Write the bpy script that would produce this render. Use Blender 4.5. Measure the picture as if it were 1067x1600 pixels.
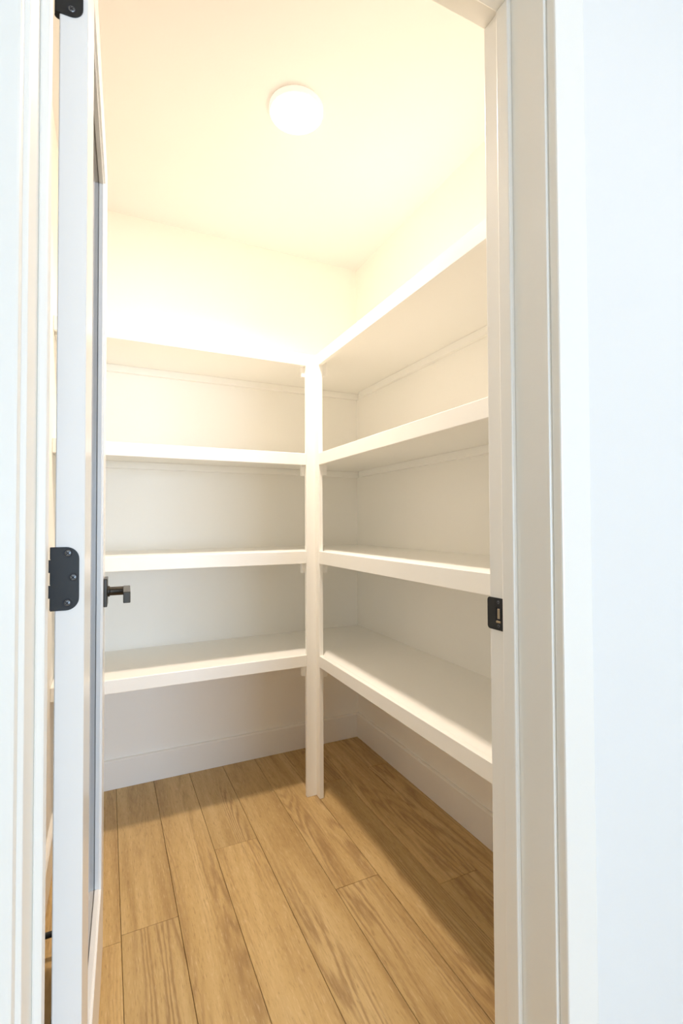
import bpy, bmesh, math, random
from mathutils import Vector, Matrix

random.seed(7)
scene = bpy.context.scene
COL = scene.collection
for o in list(bpy.data.objects):
    bpy.data.objects.remove(o)

# ------------------------------------------------------------------ camera
EYE = Vector((0.0, 0.0, 1.11))
FPX, YAW, PITCH, ROLL = 764.36, math.radians(25.608), math.radians(1.242), math.radians(-0.248)
Fw = Vector((math.sin(YAW)*math.cos(PITCH), math.cos(YAW)*math.cos(PITCH), math.sin(PITCH)))
Rt = Vector((math.cos(YAW), -math.sin(YAW), 0))
Up = Rt.cross(Fw)
R2 = math.cos(ROLL)*Rt + math.sin(ROLL)*Up
U2 = -math.sin(ROLL)*Rt + math.cos(ROLL)*Up
cd = bpy.data.cameras.new('camera')
cd.sensor_fit = 'VERTICAL'; cd.sensor_height = 36.0; cd.sensor_width = 24.0
cd.lens = FPX/1600*36.0
cd.clip_start = 0.02
cam = bpy.data.objects.new('camera', cd); COL.objects.link(cam)
m3 = Matrix((R2, U2, -Fw)).transposed()
cam.matrix_world = Matrix.Translation(EYE) @ m3.to_4x4()
scene.camera = cam

# ------------------------------------------------------------------ world, daylight, exposure
w = bpy.data.worlds.new('daylight_sky'); scene.world = w; w.use_nodes = True
w.node_tree.nodes['Background'].inputs[0].default_value = (0.72, 0.86, 1.0, 1)
w.node_tree.nodes['Background'].inputs[1].default_value = 1.0

LAMP = 15.0            # pantry light (W)
HALL_FILL = 4.0        # added unseen hall light (W), warms the wall tops
DAY = 258.0            # daylight through the hall window (W)
SPREAD = 134.0         # beam of the LED discs (degrees)
LAMP_COL = (1.0, 0.838, 0.70)

ad = bpy.data.lights.new('window_daylight', 'AREA')
ad.shape = 'RECTANGLE'; ad.size = 2.2; ad.size_y = 2.05; ad.energy = DAY; ad.color = (0.53, 0.735, 1.0)
al = bpy.data.objects.new('window_daylight', ad); COL.objects.link(al)
al.location = (1.40, -6.08, 1.08); al.rotation_euler = (math.radians(90), 0, 0)   # shines towards +Y

vs = scene.view_settings
scene.display_settings.display_device = 'sRGB'
vs.view_transform = 'Standard'; vs.look = 'None'; vs.gamma = 1.0; vs.use_curve_mapping = False
vs.exposure = 0.0
scene.cycles.max_bounces = 12
scene.cycles.diffuse_bounces = 9
scene.cycles.glossy_bounces = 4
scene.cycles.sample_clamp_indirect = 8.0
scene.cycles.caustics_reflective = False
scene.cycles.caustics_refractive = False

# ------------------------------------------------------------------ materials
def new_mat(name):
    m = bpy.data.materials.new(name); m.use_nodes = True
    nt = m.node_tree
    return m, nt, nt.nodes['Principled BSDF']

def N(nt, typ, **kw):
    n = nt.nodes.new(typ)
    for k, v in kw.items():
        setattr(n, k, v)
    return n

def paint(name, col, rough, bump=0.02, scale=220.0, spec=0.5):
    m, nt, b = new_mat(name)
    tc = N(nt, 'ShaderNodeTexCoord')
    no = N(nt, 'ShaderNodeTexNoise'); no.inputs['Scale'].default_value = scale; no.inputs['Detail'].default_value = 3
    nt.links.new(tc.outputs['Object'], no.inputs['Vector'])
    bp = N(nt, 'ShaderNodeBump'); bp.inputs['Strength'].default_value = bump; bp.inputs['Distance'].default_value = 0.002
    nt.links.new(no.outputs['Fac'], bp.inputs['Height'])
    nt.links.new(bp.outputs['Normal'], b.inputs['Normal'])
    b.inputs['Base Color'].default_value = (*col, 1)
    b.inputs['Roughness'].default_value = rough
    b.inputs['Specular IOR Level'].default_value = spec
    return m

WALL = paint('wall_paint', (0.94, 0.923, 0.87), 0.65, 0.06, 160, 0.3)
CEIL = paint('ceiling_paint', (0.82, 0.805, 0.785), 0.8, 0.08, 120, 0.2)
HALLW = paint('hall_wall_paint', (0.84, 0.838, 0.828), 0.65, 0.06, 160, 0.3)
TRIM = paint('trim_paint', (0.92, 0.903, 0.86), 0.32, 0.015, 60)
SHELF = paint('shelf_paint', (0.945, 0.932, 0.885), 0.38, 0.02, 60)
DOORP = paint('door_paint', (0.89, 0.888, 0.88), 0.25, 0.01, 40)

def metal(name, col, rough, metallic=0.6):
    m, nt, b = new_mat(name)
    tc = N(nt, 'ShaderNodeTexCoord')
    no = N(nt, 'ShaderNodeTexNoise'); no.inputs['Scale'].default_value = 900; no.inputs['Detail'].default_value = 2
    nt.links.new(tc.outputs['Object'], no.inputs['Vector'])
    mr = N(nt, 'ShaderNodeMapRange'); mr.inputs['To Min'].default_value = rough-0.05; mr.inputs['To Max'].default_value = rough+0.05
    nt.links.new(no.outputs['Fac'], mr.inputs['Value']); nt.links.new(mr.outputs['Result'], b.inputs['Roughness'])
    b.inputs['Base Color'].default_value = (*col, 1); b.inputs['Metallic'].default_value = metallic
    return m
BLACK = metal('matte_black_metal', (0.018, 0.019, 0.020), 0.40, 0.3)
SCREW = metal('screw_metal', (0.16, 0.17, 0.18), 0.35, 0.8)
BRONZE = metal('dark_bronze_metal', (0.050, 0.042, 0.032), 0.34, 0.5)
STEEL = metal('latch_pocket_metal', (0.45, 0.36, 0.24), 0.35, 0.6)
RUBBER_AND_SHADE = metal('black_rubber_and_shade', (0.012, 0.014, 0.022), 0.6, 0.0)  # doorstop rubber; also the painted shade in screw and latch recesses
FIXT = paint('fixture_white_glow', (0.88, 0.87, 0.85), 0.4, 0.0, 50)
_b = FIXT.node_tree.nodes['Principled BSDF']          # fixture rim; weak glow added to keep it from looking dark
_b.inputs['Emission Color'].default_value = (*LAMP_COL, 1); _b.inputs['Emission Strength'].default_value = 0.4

def glass():
    # thin clear pane: see-through with a Fresnel mirror at grazing angles
    m = bpy.data.materials.new('clear_glass'); m.use_nodes = True; nt = m.node_tree
    nt.nodes.clear()
    out = N(nt, 'ShaderNodeOutputMaterial'); mx = N(nt, 'ShaderNodeMixShader'); fr = N(nt, 'ShaderNodeFresnel'); fr.inputs['IOR'].default_value = 1.5
    tr = N(nt, 'ShaderNodeBsdfTransparent'); tr.inputs['Color'].default_value = (0.985, 0.99, 0.985, 1)
    gl = N(nt, 'ShaderNodeBsdfGlossy'); gl.inputs['Roughness'].default_value = 0.0
    nt.links.new(fr.outputs[0], mx.inputs[0]); nt.links.new(tr.outputs[0], mx.inputs[1]); nt.links.new(gl.outputs[0], mx.inputs[2])
    nt.links.new(mx.outputs[0], out.inputs['Surface'])
    return m
GLASS = glass()

def lens_mat(name, strength):
    m, nt, b = new_mat(name)
    b.inputs['Base Color'].default_value = (0.9, 0.88, 0.84, 1)
    b.inputs['Emission Color'].default_value = (*LAMP_COL, 1)
    b.inputs['Emission Strength'].default_value = strength
    return m
LENS = lens_mat('lit_lens', 6.0)

def wood():
    m, nt, b = new_mat('oak_plank')
    L = nt.links.new
    tc = N(nt, 'ShaderNodeTexCoord'); oi = N(nt, 'ShaderNodeObjectInfo')
    # every plank gets its own cut of the log
    r1 = N(nt, 'ShaderNodeMath', operation='MULTIPLY'); r1.inputs[1].default_value = 37.0; L(oi.outputs['Random'], r1.inputs[0])
    r2 = N(nt, 'ShaderNodeMath', operation='MULTIPLY'); r2.inputs[1].default_value = 91.7; L(oi.outputs['Random'], r2.inputs[0])
    cmb = N(nt, 'ShaderNodeCombineXYZ'); L(r1.outputs[0], cmb.inputs['X']); L(r2.outputs[0], cmb.inputs['Y']); L(r1.outputs[0], cmb.inputs['Z'])
    add = N(nt, 'ShaderNodeVectorMath', operation='ADD'); L(tc.outputs['Object'], add.inputs[0]); L(cmb.outputs[0], add.inputs[1])
    # warped coordinate
    wn = N(nt, 'ShaderNodeTexNoise'); wn.inputs['Scale'].default_value = 1.0; wn.inputs['Detail'].default_value = 2
    mw = N(nt, 'ShaderNodeMapping'); mw.inputs['Scale'].default_value = (7, 2.1, 7); L(add.outputs[0], mw.inputs['Vector']); L(mw.outputs[0], wn.inputs['Vector'])
    # growth rings seen as contour lines of a slow, stretched noise: arches and long flowing lines
    cn = N(nt, 'ShaderNodeTexNoise'); cn.inputs['Scale'].default_value = 1.0; cn.inputs['Detail'].default_value = 1.6; cn.inputs['Distortion'].default_value = 0.12
    mc = N(nt, 'ShaderNodeMapping'); mc.inputs['Scale'].default_value = (8.5, 0.62, 9.0); L(add.outputs[0], mc.inputs['Vector']); L(mc.outputs[0], cn.inputs['Vector'])
    k = N(nt, 'ShaderNodeMath', operation='MULTIPLY'); k.inputs[1].default_value = 140.0; L(cn.outputs['Fac'], k.inputs[0])
    s = N(nt, 'ShaderNodeMath', operation='SINE'); ja = N(nt, 'ShaderNodeTexNoise'); ja.inputs['Scale'].default_value = 1.0; ja.inputs['Detail'].default_value = 3
    mj = N(nt, 'ShaderNodeMapping'); mj.inputs['Scale'].default_value = (160, 14, 30); L(add.outputs[0], mj.inputs['Vector']); L(mj.outputs[0], ja.inputs['Vector'])
    jm = N(nt, 'ShaderNodeMath', operation='MULTIPLY_ADD'); jm.inputs[1].default_value = 4.5; L(ja.outputs['Fac'], jm.inputs[0]); L(k.outputs[0], jm.inputs[2])
    L(jm.outputs[0], s.inputs[0])
    sr = N(nt, 'ShaderNodeMapRange'); sr.inputs['From Min'].default_value = -1; L(s.outputs[0], sr.inputs['Value'])
    sp = N(nt, 'ShaderNodeMath', operation='POWER'); sp.inputs[1].default_value = 1.7; L(sr.outputs['Result'], sp.inputs[0])
    # where the ring lines are strong
    rm = N(nt, 'ShaderNodeTexNoise'); rm.inputs['Scale'].default_value = 1.0; rm.inputs['Detail'].default_value = 1
    mm = N(nt, 'ShaderNodeMapping'); mm.inputs['Scale'].default_value = (9, 0.8, 5); mm.inputs['Location'].default_value = (3, 8, 1); L(add.outputs[0], mm.inputs['Vector']); L(mm.outputs[0], rm.inputs['Vector'])
    rmr = N(nt, 'ShaderNodeMapRange'); rmr.inputs['From Min'].default_value = 0.45; rmr.inputs['From Max'].default_value = 0.60; L(rm.outputs['Fac'], rmr.inputs['Value'])
    ringf = N(nt, 'ShaderNodeMath', operation='MULTIPLY'); L(sp.outputs[0], ringf.inputs[0]); L(rmr.outputs['Result'], ringf.inputs[1])
    # fine pores
    pn = N(nt, 'ShaderNodeTexNoise'); pn.inputs['Scale'].default_value = 1.0; pn.inputs['Detail'].default_value = 4; pn.inputs['Roughness'].default_value = 0.65
    mp = N(nt, 'ShaderNodeMapping'); mp.inputs['Scale'].default_value = (290, 30, 60); L(add.outputs[0], mp.inputs['Vector']); L(mp.outputs[0], pn.inputs['Vector'])
    # broad streaks along the plank
    bn = N(nt, 'ShaderNodeTexNoise'); bn.inputs['Scale'].default_value = 1.0; bn.inputs['Detail'].default_value = 3; bn.inputs['Distortion'].default_value = 0.6
    mb = N(nt, 'ShaderNodeMapping'); mb.inputs['Scale'].default_value = (17, 0.9, 9); mb.inputs['Location'].default_value = (9, 2, 5); L(add.outputs[0], mb.inputs['Vector']); L(mb.outputs[0], bn.inputs['Vector'])
    cr = N(nt, 'ShaderNodeValToRGB')
    e = cr.color_ramp.elements
    e[0].position = 0.22; e[0].color = (0.375, 0.232, 0.092, 1)
    e[1].position = 0.74; e[1].color = (0.685, 0.495, 0.240, 1)
    mid = cr.color_ramp.elements.new(0.5); mid.color = (0.575, 0.393, 0.170, 1)
    L(bn.outputs['Fac'], cr.inputs['Fac'])
    mx1 = N(nt, 'ShaderNodeMix', data_type='RGBA', blend_type='MIX'); L(cr.outputs['Color'], mx1.inputs['A']); mx1.inputs['B'].default_value = (0.36, 0.222, 0.095, 1)
    rf = N(nt, 'ShaderNodeMath', operation='MULTIPLY'); rf.inputs[1].default_value = 0.78; L(ringf.outputs[0], rf.inputs[0]); L(rf.outputs[0], mx1.inputs['Factor'])
    # limed pale pores and dark pores
    pr = N(nt, 'ShaderNodeMapRange'); pr.inputs['From Min'].default_value = 0.56; pr.inputs['From Max'].default_value = 0.74; pr.inputs['To Max'].default_value = 0.38; L(pn.outputs['Fac'], pr.inputs['Value'])
    mx2 = N(nt, 'ShaderNodeMix', data_type='RGBA', blend_type='MIX'); L(mx1.outputs['Result'], mx2.inputs['A']); mx2.inputs['B'].default_value = (0.850, 0.682, 0.440, 1); L(pr.outputs['Result'], mx2.inputs['Factor'])
    pd = N(nt, 'ShaderNodeMapRange'); pd.inputs['From Min'].default_value = 0.45; pd.inputs['From Max'].default_value = 0.28; pd.inputs['To Max'].default_value = 0.5; L(pn.outputs['Fac'], pd.inputs['Value'])
    mx3 = N(nt, 'ShaderNodeMix', data_type='RGBA', blend_type='MIX'); L(mx2.outputs['Result'], mx3.inputs['A']); mx3.inputs['B'].default_value = (0.241, 0.135, 0.057, 1); L(pd.outputs['Result'], mx3.inputs['Factor'])
    # small knots
    vo = N(nt, 'ShaderNodeTexVoronoi'); vo.inputs['Scale'].default_value = 1.0
    mv = N(nt, 'ShaderNodeMapping'); mv.inputs['Scale'].default_value = (6.8, 1.9, 0.0); L(add.outputs[0], mv.inputs['Vector']); L(mv.outputs[0], vo.inputs['Vector'])
    kr = N(nt, 'ShaderNodeMapRange'); kr.inputs['From Min'].default_value = 0.075; kr.inputs['From Max'].default_value = 0.01; kr.inputs['To Max'].default_value = 0.75; L(vo.outputs['Distance'], kr.inputs['Value'])
    sx = N(nt, 'ShaderNodeSeparateColor'); L(vo.outputs['Color'], sx.inputs[0])
    gt = N(nt, 'ShaderNodeMath', operation='GREATER_THAN'); gt.inputs[1].default_value = 0.6; L(sx.outputs[0], gt.inputs[0])
    kf = N(nt, 'ShaderNodeMath', operation='MULTIPLY'); L(kr.outputs['Result'], kf.inputs[0]); L(gt.outputs[0], kf.inputs[1])
    mx4 = N(nt, 'ShaderNodeMix', data_type='RGBA', blend_type='MIX'); L(mx3.outputs['Result'], mx4.inputs['A']); mx4.inputs['B'].default_value = (0.199, 0.106, 0.043, 1); L(kf.outputs[0], mx4.inputs['Factor'])
    # plank to plank tone
    hv = N(nt, 'ShaderNodeHueSaturation')
    vr = N(nt, 'ShaderNodeMapRange'); vr.inputs['To Min'].default_value = 0.90; vr.inputs['To Max'].default_value = 1.08; L(oi.outputs['Random'], vr.inputs['Value'])
    L(vr.outputs['Result'], hv.inputs['Value']); L(mx4.outputs['Result'], hv.inputs['Color'])
    L(hv.outputs['Color'], b.inputs['Base Color'])
    b.inputs['Roughness'].default_value = 0.42
    b.inputs['Specular IOR Level'].default_value = 0.35
    bp = N(nt, 'ShaderNodeBump'); bp.inputs['Strength'].default_value = 0.12; bp.inputs['Distance'].default_value = 0.001
    L(pn.outputs['Fac'], bp.inputs['Height']); L(bp.outputs['Normal'], b.inputs['Normal'])
    return m
OAK = wood()
SUB = paint('dark_underlay', (0.10, 0.065, 0.035), 0.8, 0.1, 80)

# ------------------------------------------------------------------ mesh helpers
def bm_box(bm, x0, x1, y0, y1, z0, z1, bev=0.0, seg=1):
    t = bmesh.new()
    v = [t.verts.new(p) for p in ((x0,y0,z0),(x1,y0,z0),(x1,y1,z0),(x0,y1,z0),(x0,y0,z1),(x1,y0,z1),(x1,y1,z1),(x0,y1,z1))]
    for f in ((3,2,1,0),(4,5,6,7),(0,1,5,4),(1,2,6,5),(2,3,7,6),(3,0,4,7)):
        t.faces.new([v[i] for i in f])
    if bev > 0:
        bmesh.ops.bevel(t, geom=list(t.edges), offset=bev, segments=seg, affect='EDGES', profile=0.5)
    me = bpy.data.meshes.new('tmp'); t.to_mesh(me); t.free()
    bm.from_mesh(me); bpy.data.meshes.remove(me)

def bm_lathe(bm, prof, n=48, mat=None):
    """revolve (r, z) profile about Z; profile ends may sit on the axis"""
    rings = []
    for r, z in prof:
        if r < 1e-6:
            rings.append([bm.verts.new((0, 0, z))])
        else:
            rings.append([bm.verts.new((r*math.cos(2*math.pi*i/n), r*math.sin(2*math.pi*i/n), z)) for i in range(n)])
    fs = []
    for a, b in zip(rings[:-1], rings[1:]):
        for i in range(n):
            j = (i+1) % n
            if len(a) == 1: fs.append(bm.faces.new((a[0], b[j], b[i])))
            elif len(b) == 1: fs.append(bm.faces.new((a[i], a[j], b[0])))
            else: fs.append(bm.faces.new((a[i], a[j], b[j], b[i])))
    if mat is not None:
        vs_ = {v for f in fs for v in f.verts}
        bmesh.ops.transform(bm, matrix=mat, verts=list(vs_))
    bmesh.ops.recalc_face_normals(bm, faces=fs)

def bm_prism(bm, pts, y0, y1):
    """outline (x, z) extruded along y"""
    a = [bm.verts.new((x, y0, z)) for x, z in pts]; b = [bm.verts.new((x, y1, z)) for x, z in pts]
    fs = [bm.faces.new(a), bm.faces.new(list(reversed(b)))]
    n = len(pts)
    for i in range(n):
        j = (i+1) % n
        fs.append(bm.faces.new((a[j], a[i], b[i], b[j])))
    bmesh.ops.recalc_face_normals(bm, faces=fs)

def link(name, bm, mat, parent=None, smooth=False):
    me = bpy.data.meshes.new(name); bm.to_mesh(me); bm.free()
    me.materials.append(mat)
    if smooth:
        for p in me.polygons: p.use_smooth = True
    o = bpy.data.objects.new(name, me); COL.objects.link(o)
    if parent is not None: o.parent = parent
    return o

def boxo(name, x0, x1, y0, y1, z0, z1, mat, parent=None, bev=0.0, seg=1):
    bm = bmesh.new(); bm_box(bm, x0, x1, y0, y1, z0, z1, bev, seg)
    return link(name, bm, mat, parent)

def empty(name, loc=(0,0,0), rz=0.0):
    o = bpy.data.objects.new(name, None); COL.objects.link(o)
    o.empty_display_size = 0.05
    o.location = loc; o.rotation_euler = (0, 0, rz)
    return o

def tag(o, label, cat, group=None, kind=None):
    o['label'] = label; o['category'] = cat
    if group: o['group'] = group
    if kind: o['kind'] = kind
    return o

def struct(o, label, cat):
    return tag(o, label, cat, kind='structure')

# ------------------------------------------------------------------ dimensions (metres)
XL, XR, YB = -0.165, 1.190, 2.290         # pantry inner faces
YF0, YF1 = 0.562, 0.702                   # door wall, hall face and pantry face
ZC = 2.45                                 # ceiling
JL, JR = -0.071, 0.6405                   # door opening
ZH = 2.045                                # underside of the head jamb
HX0, HX1, HY0 = -1.7, 2.9, -6.0           # hall

# ------------------------------------------------------------------ floor
fl = boxo('floor', HX0, HX1, HY0, YB+0.1, -0.06, -0.009, SUB)
struct(fl, 'light oak plank floor of the pantry', 'floor')
PW, PX0, GAP = 0.1475, 0.0405, 0.0006
JOINT = {-2: [1.02], -1: [1.449], 0: [1.47], 1: [1.03], 2: [1.709], 3: [0.86], 4: [1.367], 5: [1.938], 6: [1.247], 7: [1.972]}
k0 = -2
for k in range(-2, 8):
    x0 = PX0+PW*k; x1 = x0+PW
    cuts = [0.0] + JOINT[k] + [YB-0.012]
    for a, b_ in zip(cuts[:-1], cuts[1:]):
        lo, hi = max(x0, XL+0.002), min(x1, XR-0.002)
        hw, hl = (hi-lo)/2-GAP, (b_-a)/2-GAP
        o = boxo('plank', -hw, hw, -hl, hl, -0.0085, 0.0, OAK, fl, 0.0009)
        o.location = ((lo+hi)/2, (a+b_)/2, 0)
# the hall floor around the doorway, planks of the same floor
for side in range(2):
    n0, n1 = ((-12, -3) if side == 0 else (8, 19))
    for k in range(n0, n1+1):
        x0 = PX0+PW*k; x1 = x0+PW
        lo, hi = max(x0, HX0), min(x1, HX1)
        for a, b_ in ((HY0, -1.9), (-1.9, -0.6+0.05*(k % 3)), (-0.6+0.05*(k % 3), YF0-0.015)):
            hw, hl = (hi-lo)/2-GAP, (b_-a)/2-GAP
            o = boxo('plank', -hw, hw, -hl, hl, -0.0085, 0.0, OAK, fl, 0.0009)
            o.location = ((lo+hi)/2, (a+b_)/2, 0)
for k in range(-2, 8):
    x0 = PX0+PW*k; x1 = x0+PW
    for a, b_ in ((HY0, -1.5+0.23*(k % 4)), (-1.5+0.23*(k % 4), 0.0)):
        o = boxo('plank', -PW/2+GAP, PW/2-GAP, -(b_-a)/2+GAP, (b_-a)/2-GAP, -0.0085, 0.0, OAK, fl, 0.0009)
        o.location = ((x0+x1)/2, (a+b_)/2, 0)

# ------------------------------------------------------------------ walls, ceiling
T = 0.1
struct(boxo('wall_back', XL-T, XR+T, YB, YB+T, 0, ZC, WALL), 'white wall at the far end of the pantry behind the left shelves', 'wall')
struct(boxo('wall_right', XR, XR+T, YF1, YB, 0, ZC, WALL), 'white wall behind the right-hand shelves', 'wall')
struct(boxo('wall_left', XL-T, XL, YF1, YB, 0, ZC, WALL), 'white wall behind the opened door', 'wall')
bm = bmesh.new()
bm_box(bm, HX0, JL-0.0185, YF0, YF1, 0, ZC)
bm_box(bm, JR+0.0185, HX1, YF0, YF1, 0, ZC)
bm_box(bm, JL-0.0185, JR+0.0185, YF0, YF1, ZH+0.0185, ZC)
struct(link('wall_front', bm, HALLW), 'white wall around the doorway, right of the door casing', 'wall')
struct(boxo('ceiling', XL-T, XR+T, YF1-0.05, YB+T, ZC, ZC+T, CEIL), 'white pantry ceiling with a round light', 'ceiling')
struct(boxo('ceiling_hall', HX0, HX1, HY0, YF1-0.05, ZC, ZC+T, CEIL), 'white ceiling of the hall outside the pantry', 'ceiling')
struct(boxo('wall_hall_left', HX0-T, HX0, HY0, YF1, 0, ZC, HALLW), 'white left wall of the hall', 'wall')
struct(boxo('wall_hall_right', HX1, HX1+T, HY0, YF1, 0, ZC, HALLW), 'white right wall of the hall', 'wall')
# hall rear wall with a window opening x 0.3..2.5, z 0.05..2.1
bm = bmesh.new()
bm_box(bm, HX0, 0.3, HY0-T, HY0, 0, ZC); bm_box(bm, 2.5, HX1, HY0-T, HY0, 0, ZC)
bm_box(bm, 0.3, 2.5, HY0-T, HY0, 0, 0.05); bm_box(bm, 0.3, 2.5, HY0-T, HY0, 2.1, ZC)
struct(link('wall_hall_rear', bm, HALLW), 'white rear wall of the hall with a window', 'wall')
wd = empty('window_1', (1.40, HY0-0.05, 0.05)); struct(wd, 'tall white framed window at the rear of the hall', 'window')
for (a, b_, c, d) in ((-1.1, -1.05, 0, 2.05), (1.05, 1.1, 0, 2.05), (-1.05, 1.05, 0, 0.05), (-1.05, 1.05, 2.0, 2.05), (-0.02, 0.02, 0.05, 2.0)):
    boxo('window_frame', a, b_, -0.03, 0.03, c, d, TRIM, wd, 0.003)

# ------------------------------------------------------------------ baseboards
BH, BT = 0.12, 0.014
def bb_profile(L_):
    # local: runs along x 0..L_, wall at y=0, room towards -y
    bm = bmesh.new()
    prof = [(0, 0), (-BT, 0), (-BT, BH-0.006), (-BT+0.0035, BH-0.0015), (-BT+0.007, BH), (0, BH)]
    a = [bm.verts.new((0, y, z)) for y, z in prof]; c = [bm.verts.new((L_, y, z)) for y, z in prof]
    fs = [bm.faces.new(a), bm.faces.new(list(reversed(c)))]
    for i in range(len(prof)):
        j = (i+1) % len(prof)
        fs.append(bm.faces.new((a[i], a[j], c[j], c[i])))
    bmesh.ops.recalc_face_normals(bm, faces=fs)
    return bm
def baseboard(name, loc, rz, L_, label):
    o = link(name, bb_profile(L_), TRIM); o.location = loc; o.rotation_euler = (0, 0, rz)
    struct(o, label, 'baseboard')
baseboard('baseboard_back', (XL+BT+0.0005, YB-0.0003, 0.0005), 0, XR-XL-2*BT-0.001, 'white baseboard along the far wall under the left shelves')
baseboard('baseboard_right', (XR-0.0003, YB-0.0005, 0.0005), math.radians(-90), YB-YF1-0.001, 'white baseboard along the wall under the right shelves')
baseboard('baseboard_left', (XL+0.0003, YF1+0.0005, 0.0005), math.radians(90), YB-YF1-0.001, 'white baseboard on the wall behind the door')

# ------------------------------------------------------------------ door frame
CW, CT, RV = 0.068, 0.0185, 0.005
YJ0 = YF0                                  # hall end of the jamb
trim_no = [0]
def trim(x0, x1, y0, y1, z0, z1, label, cat, bev=0.002):
    trim_no[0] += 1
    o = boxo('trim_%d' % trim_no[0], x0, x1, y0, y1, z0, z1, TRIM, None, bev, 2)
    struct(o, label, cat)
    return o
trim(JL-RV-CW, JL-RV, YF0-CT, YF0-0.0002, 0.0005, ZH+RV, 'white door casing left of the doorway', 'casing', 0.003)
trim(JR+RV, JR+RV+CW, YF0-CT, YF0-0.0002, 0.0005, ZH+RV, 'white door casing right of the doorway', 'casing', 0.003)
trim(JL-RV-CW, JR+RV+CW, YF0-CT, YF0-0.0002, ZH+RV+0.0003, ZH+RV+CW, 'white head casing above the doorway', 'casing', 0.003)
jl = trim(JL-0.018, JL, YJ0, YF1, 0.0005, ZH, 'white hinge-side door jamb behind the left casing', 'door jamb')
jr = trim(JR, JR+0.018, YJ0, YF1, 0.0005, ZH, 'white latch-side door jamb with black strike plate', 'door jamb')
jh = trim(JL-0.018, JR+0.018, YJ0, YF1, ZH+0.0003, ZH+0.018, 'white head jamb over the doorway', 'door jamb')
S0, S1, ST = 0.632, 0.6605, 0.010
boxo('door_stop_strip', JL, JL+ST, S0, S1, 0.0005, ZH-ST, TRIM, jl, 0.0025, 2)
boxo('door_stop_strip', JR-ST, JR, S0, S1, 0.0005, ZH-ST, TRIM, jr, 0.0025, 2)
boxo('door_stop_strip', JL, JR, S0, S1, ZH-ST, ZH, TRIM, jh, 0.0025, 2)

# strike plate let into the latch-side jamb
def rounded(y0, y1, z0, z1, r, corners, n=6):
    """outline in (y,z); corners: set of 'tl','tr','bl','br' (right = larger y) to round"""
    pts = []
    for (cy, cz, a0, nm) in ((y1-r, z1-r, 0, 'tr'), (y0+r, z1-r, 90, 'tl'), (y0+r, z0+r, 180, 'bl'), (y1-r, z0+r, 270, 'br')):
        if nm in corners:
            for i in range(n+1):
                t = math.radians(a0+90*i/n); pts.append((cy+r*math.cos(t), cz+r*math.sin(t)))
        else:
            pts.append((y1 if 'r' in nm else y0, z1 if 't' in nm else z0))
    return pts
def plate_x(name, pts, x, th, mat, parent):
    bm = bmesh.new(); bm_prism(bm, pts, 0, th)      # outline in xz, thickness in y
    bmesh.ops.transform(bm, matrix=Matrix(((0, -1, 0, x), (1, 0, 0, 0), (0, 0, 1, 0), (0, 0, 0, 1))), verts=bm.verts)
    return link(name, bm, mat, parent)
SZ0, SZ1 = 0.914, 0.972
bm = bmesh.new()
# plate as a frame of four pieces around the latch hole
hy0, hy1, hz0, hz1 = 0.6715, 0.6845, 0.929, 0.955
YS0, YS1 = 0.6615, 0.7065
outer = rounded(YS0, YS1, SZ0, SZ1, 0.006, {'tr', 'br'})
def frame_mesh(bm, outer, hole, x0, x1):
    """ring plate: triangulated fill between outer outline and rectangular hole"""
    for x, flip in ((x0, False), (x1, True)):
        ov = [bm.verts.new((x, y, z)) for y, z in outer]; hv = [bm.verts.new((x, y, z)) for y, z in hole]
        es = [bm.edges.new((ov[i], ov[(i+1) % len(ov)])) for i in range(len(ov))] + [bm.edges.new((hv[i], hv[(i+1) % len(hv)])) for i in range(len(hv))]
        bmesh.ops.triangle_fill(bm, edges=es, use_beauty=True)
        if flip:
            for A, B in ((pv[0], ov), (pv[1], hv)):
                for i in range(len(A)):
                    j = (i+1) % len(A); bm.faces.new((A[i], A[j], B[j], B[i]))
        pv = (ov, hv)
    bmesh.ops.recalc_face_normals(bm, faces=bm.faces)
frame_mesh(bm, outer, [(hy0, hz0), (hy1, hz0), (hy1, hz1), (hy0, hz1)], JR-0.0018, JR-0.0001)
sp = link('strike_plate', bm, BLACK, jr); sp['label'] = 'black metal strike plate'
bm = bmesh.new(); bm_box(bm, JR-0.0008, JR-0.0002, hy0-0.0005, hy1+0.0005, hz0-0.0005, hz1+0.0005)
pk = link('latch_pocket_shade', bm, RUBBER_AND_SHADE, sp)  # dark sheet on the jamb, painting in the shade of the latch hole
boxo('latch_tongue', JR-0.0032, JR-0.0008, hy0+0.003, hy0+0.0085, hz0+0.006, hz1-0.002, STEEL, sp, 0.0005)
boxo('latch_tongue', JR-0.0042, JR-0.0008, hy0+0.001, hy1-0.002, hz0-0.0015, hz0+0.0025, STEEL, sp, 0.0008, 2)
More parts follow.
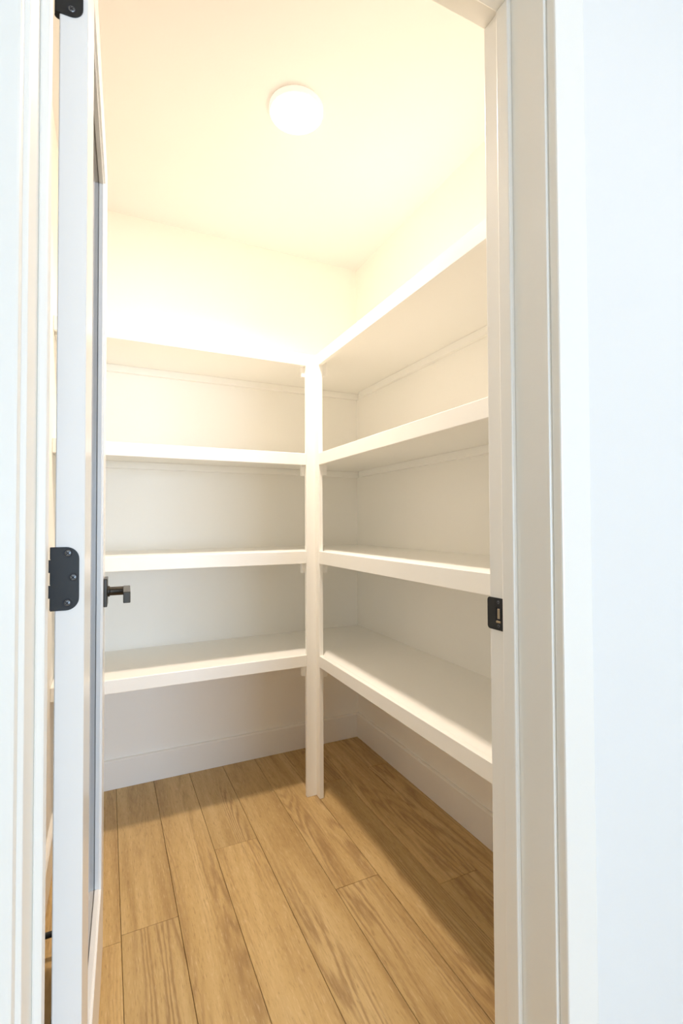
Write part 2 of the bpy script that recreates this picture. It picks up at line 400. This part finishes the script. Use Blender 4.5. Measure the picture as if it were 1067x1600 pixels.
# phillips screw head, axis along +z, head top at z=0
def screw_bm(r=0.0042):
    bm = bmesh.new()
    bm_lathe(bm, [(r, -0.0004), (r, 0.0003), (r*0.93, 0.0006), (r*0.5, 0.0009), (0, 0.0010)], 24)
    return bm
def screw(parent, mat4, r=0.0042):
    bm = screw_bm(r); bmesh.ops.transform(bm, matrix=mat4, verts=bm.verts)
    o = link('screw', bm, SCREW, parent, True)
    bm = bmesh.new()                                    # dark ring, shade of the screw recess put into its colour
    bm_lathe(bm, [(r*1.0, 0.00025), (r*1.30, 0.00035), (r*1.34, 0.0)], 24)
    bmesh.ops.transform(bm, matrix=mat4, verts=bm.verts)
    link('countersink_shade', bm, RUBBER_AND_SHADE, parent, False)
    bm = bmesh.new()                                    # cross slot as a black cross, its shade put into the colour
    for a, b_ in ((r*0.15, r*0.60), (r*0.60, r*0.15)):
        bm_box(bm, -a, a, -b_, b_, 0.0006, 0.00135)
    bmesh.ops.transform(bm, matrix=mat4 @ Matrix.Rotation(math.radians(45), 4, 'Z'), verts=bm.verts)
    link('screw_slot_shade', bm, RUBBER_AND_SHADE, parent)
MX = Matrix(((0, 0, -1, 0), (0, 1, 0, 0), (1, 0, 0, 0), (0, 0, 0, 1)))   # local z -> world -x
for zz in (0.9215, 0.9645):
    screw(sp, Matrix.Translation((JR-0.0017, 0.6785, zz)) @ MX, 0.0030)

# ------------------------------------------------------------------ door (opened inwards, seen almost edge-on)
DW, DT, DH = 0.705, 0.0345, 2.03
DZ = 0.012
ANG = math.radians(90-1.85)
dr = empty('door_1', (-0.0265, 0.737, DZ), ANG)
struct(dr, 'white framed glass door swung open into the pantry, seen edge-on', 'door')
SW, TR, BR = 0.120, 0.095, 0.225
boxo('hinge_stile', 0, SW, 0, DT, 0, DH, DOORP, dr, 0.0012)
boxo('lock_stile', DW-SW, DW, 0, DT, 0, DH, DOORP, dr, 0.0012)
boxo('top_rail', SW, DW-SW, 0, DT, DH-TR, DH, DOORP, dr, 0.0006)
boxo('bottom_rail', SW, DW-SW, 0, DT, 0, BR, DOORP, dr, 0.0006)
GT = 0.005
gp = boxo('glass_pane', SW-0.004, DW-SW+0.004, DT/2-GT/2, DT/2+GT/2, BR-0.004, DH-TR+0.004, GLASS, dr); gp['label'] = 'clear glass pane'
# glazing beads around the pane on both faces, with a small step
def beads(u0, u1, z0, z1):
    for a, b_ in ((0.0042, DT/2-GT/2-0.0003), (DT/2+GT/2+0.0003, DT-0.0042)):
        boxo('glazing_bead', u0, u1, a, b_, z0, z1, DOORP, dr, 0.0012, 2)
u0, u1, z0, z1, q = SW, DW-SW, BR, DH-TR, 0.006
beads(u0, u0+q, z0, z1); beads(u1-q, u1, z0, z1)
beads(u0+q, u1-q, z0, z0+q); beads(u0+q, u1-q, z1-q, z1)

# hinges on the hinge edge (local plane x=0, facing -x); local y runs to the left in the picture
def hinge(zc):
    hh = 0.0415
    y0, y1 = 0.0063, DT+0.0048
    r = 0.0155
    # outline in (y,z); visible right side = small y, rounded there
    pts = []
    n = 8
    for i in range(n+1):
        t = math.radians(180+90*i/n); pts.append((y0+r+r*math.cos(t), -hh+r+r*math.sin(t)))
    kn = hh*2/5
    pts += [(y1, -hh), (y1, -hh+kn), (y1+0.0022, -hh+kn), (y1+0.0022, -hh+2*kn), (y1, -hh+2*kn), (y1, -hh+3*kn), (y1+0.0022, -hh+3*kn), (y1+0.0022, -hh+4*kn), (y1, -hh+4*kn), (y1, hh)]
    for i in range(n+1):
        t = math.radians(90+90*i/n); pts.append((y0+r+r*math.cos(t), hh-r+r*math.sin(t)))
    bm = bmesh.new(); bm_prism(bm, pts, 0, 0.0022)
    # (outline x, y-thickness, z) -> door local (x = -thickness+.., y = outline, z)
    bmesh.ops.transform(bm, matrix=Matrix(((0, 1, 0, -0.0020), (1, 0, 0, 0), (0, 0, 1, zc), (0, 0, 0, 1))), verts=bm.verts)
    bmesh.ops.recalc_face_normals(bm, faces=bm.faces)
    h = link('hinge', bm, BLACK, dr); h['label'] = 'black hinge leaf with rounded corners'
    # barrel behind the leaf
    bm = bmesh.new()
    for i in range(5):
        bm_lathe(bm, [(0, -hh+i*kn+0.0004), (0.0048, -hh+i*kn+0.0004), (0.0048, -hh+(i+1)*kn-0.0004), (0, -hh+(i+1)*kn-0.0004)], 16,
                 Matrix.Translation((0.0052, y1-0.0032, zc)))
    link('hinge_barrel', bm, BLACK, h)
    for (yy, dz) in ((0.0195, 0.0335), (0.0133, 0.0015), (0.0200, -0.0318)):
        m4 = Matrix.Translation((-0.0020, yy, zc+dz)) @ MX
        screw(h, m4, 0.0042)
hz = [z-DZ for z in (0.235, 1.038, 1.834)]
for z in hz: hinge(z)

# lever handles, one each side, on the lock stile
def lever(side):
    # side +1: visible face (towards -y local), -1: the far face
    u, z = DW-0.068, 0.939-DZ
    sgn = -1 if side > 0 else 1
    yf = 0.0 if side > 0 else DT
    h = empty('lever_handle'); h.parent = dr; h.location = (u, yf, z); h['label'] = 'black lever door handle with square rose'
    def bx(nm, x0, x1, d0, d1, z0, z1, bev):
        a, b_ = sorted((sgn*d0, sgn*d1))
        return boxo(nm, x0, x1, a, b_, z0, z1, BRONZE, h, bev, 2)
    bx('rose', -0.0345, 0.0345, 0.0002, 0.0085, -0.0345, 0.0345, 0.0015)
    for nm, r, d0, d1 in (('collar', 0.0135, 0.0085, 0.0135), ('neck', 0.0110, 0.0135, 0.0600)):
        bm = bmesh.new()
        bm_lathe(bm, [(0, d0), (r-0.0006, d0), (r, d0+0.0006), (r, d1-0.0008), (r-0.0008, d1), (0, d1)], 28)
        rot = Matrix.Rotation(math.radians(90 if side > 0 else -90), 4, 'X')
        bmesh.ops.transform(bm, matrix=rot, verts=bm.verts)
        link(nm, bm, BRONZE, h)
    bx('grip', -0.118, 0.0115, 0.0447, 0.0605, -0.0150, 0.0112, 0.0016)
lever(1); lever(-1)
boxo('latch_plate', DW, DW+0.0008, DT/2-0.0125, DT/2+0.0125, 0.939-DZ-0.028, 0.939-DZ+0.028, BLACK, dr)

# doorstop on the left baseboard behind the door
ds = empty('doorstop', (XL+BT, 1.47, 0.062))
tag(ds, 'black rod doorstop on the baseboard behind the door', 'doorstop')
bm = bmesh.new(); RY = Matrix.Rotation(math.radians(90), 4, 'Y')
bm_lathe(bm, [(0, 0.0), (0.013, 0.0), (0.013, 0.003), (0.0085, 0.006), (0, 0.006)], 24, RY); link('mount', bm, BLACK, ds, False)
bm = bmesh.new(); bm_lathe(bm, [(0, 0.006), (0.0072, 0.006), (0.0072, 0.058), (0, 0.058)], 24, RY); link('rod', bm, BLACK, ds, False)
bm = bmesh.new(); bm_lathe(bm, [(0, 0.058), (0.0095, 0.058), (0.0095, 0.072), (0.008, 0.075), (0, 0.075)], 24, RY); link('bumper', bm, RUBBER_AND_SHADE, ds, False)

# ------------------------------------------------------------------ shelving
XN, YN, NT = 0.776, 1.865, 0.018          # nosing faces and thickness
LEV = [(0.526, 0.573), (0.9435, 0.9945), (1.346, 1.394), (1.756, 1.804)]
WHICH = ['lowest', 'second-lowest', 'second-highest', 'topmost']
PAX0, PBY0 = 0.735, 1.832                 # free edges of the two boards of the corner post
BTH = 0.019
for i, (b0, t0) in enumerate(LEV):
    und = t0-BTH
    s = empty('wall_shelf', (XL, YN, b0)); o0 = Vector((XL, YN, b0))
    tag(s, '%s white shelf along the far wall, left of the corner post' % WHICH[i], 'shelf', 'shelves along the far wall')
    def part(nm, x0, x1, y0, y1, z0, z1, bev=0.001, root=s, org=o0):
        return boxo(nm, x0-org.x, x1-org.x, y0-org.y, y1-org.y, z0-org.z, z1-org.z, SHELF, root, bev)
    part('board', XL+0.0005, XN+NT-0.0004, YN+NT, YB-0.0005, und, t0-0.0003, 0.0)
    part('nosing', XL+0.0005, PAX0-0.0003, YN, YN+NT, b0, t0, 0.0015)
    part('wall_cleat', XL+0.02, XR-0.0005, YB-0.0195, YB-0.0005, und-0.030, und-0.0003, 0.001)
    part('wall_cleat', XL+0.0005, XL+0.0195, YN+0.05, YB-0.02, und-0.030, und-0.0003, 0.001)
    r = empty('wall_shelf', (XR, YF1, b0)); o1 = Vector((XR, YF1, b0))
    tag(r, '%s white shelf along the right wall, right of the corner post' % WHICH[i], 'shelf', 'shelves along the right wall')
    part('board', XN+NT, XR-0.0005, YF1+0.0005, YB-0.0005, und, t0-0.0003, 0.0, r, o1)
    part('nosing', XN, XN+NT, YF1+0.0005, PBY0-0.0003, b0, t0, 0.0015, r, o1)
    part('wall_cleat', XR-0.0195, XR-0.0005, YF1+0.02, YB-0.06, und-0.030, und-0.0003, 0.001, r, o1)

pc = empty('corner_post', (XN, YN, 0))
tag(pc, 'white L-shaped corner post joining the two runs of shelves', 'post')
def pp(nm, x0, x1, y0, y1, z0, z1, bev=0.0015):
    return boxo(nm, x0-XN, x1-XN, y0-YN, y1-YN, z0, z1, SHELF, pc, bev)
pp('post_board', PAX0, XN, YN, YN+NT, 0.0005, LEV[3][1])
pp('post_board', XN, XN+NT, PBY0, YN+NT, 0.0005, LEV[3][1])
for (b0, t0) in LEV:
    und = t0-BTH-0.0005
    pp('support_block', 0.722, XN+NT, YN+NT+0.0003, YN+NT+0.019, und-0.071, und, 0.001)
    pp('support_block', XN+NT+0.0003, XN+NT+0.021, PBY0+0.006, 1.97, und-0.071, und, 0.001)

# ------------------------------------------------------------------ ceiling lights
def ceiling_light(loc, watts, label, beam):
    c = empty('ceiling_light', loc); tag(c, label, 'ceiling light')
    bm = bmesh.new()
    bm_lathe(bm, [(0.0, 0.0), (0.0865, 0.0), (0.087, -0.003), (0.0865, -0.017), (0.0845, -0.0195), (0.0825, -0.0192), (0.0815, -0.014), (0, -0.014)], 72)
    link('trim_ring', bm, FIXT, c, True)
    bm = bmesh.new()
    bm_lathe(bm, [(0.0818, -0.0170), (0.078, -0.0195), (0.060, -0.0215), (0.03, -0.0224), (0, -0.0226)], 64)
    link('lens', bm, LENS, c, True)
    # the LED disc behind the lens: a downward beam, as such lights have
    ld = bpy.data.lights.new('led_disc', 'AREA'); ld.shape = 'DISK'; ld.size = 0.152
    ld.energy = watts; ld.color = LAMP_COL; ld.spread = math.radians(beam)
    lo = bpy.data.objects.new('led_disc', ld); COL.objects.link(lo); lo.parent = c; lo.location = (0, 0, -0.0229)
    return c
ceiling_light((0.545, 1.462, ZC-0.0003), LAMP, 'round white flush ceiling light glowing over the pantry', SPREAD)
ceiling_light((0.95, -0.45, ZC-0.0003), HALL_FILL, 'added unseen round ceiling light in the hall, warming the wall tops', 176.0)
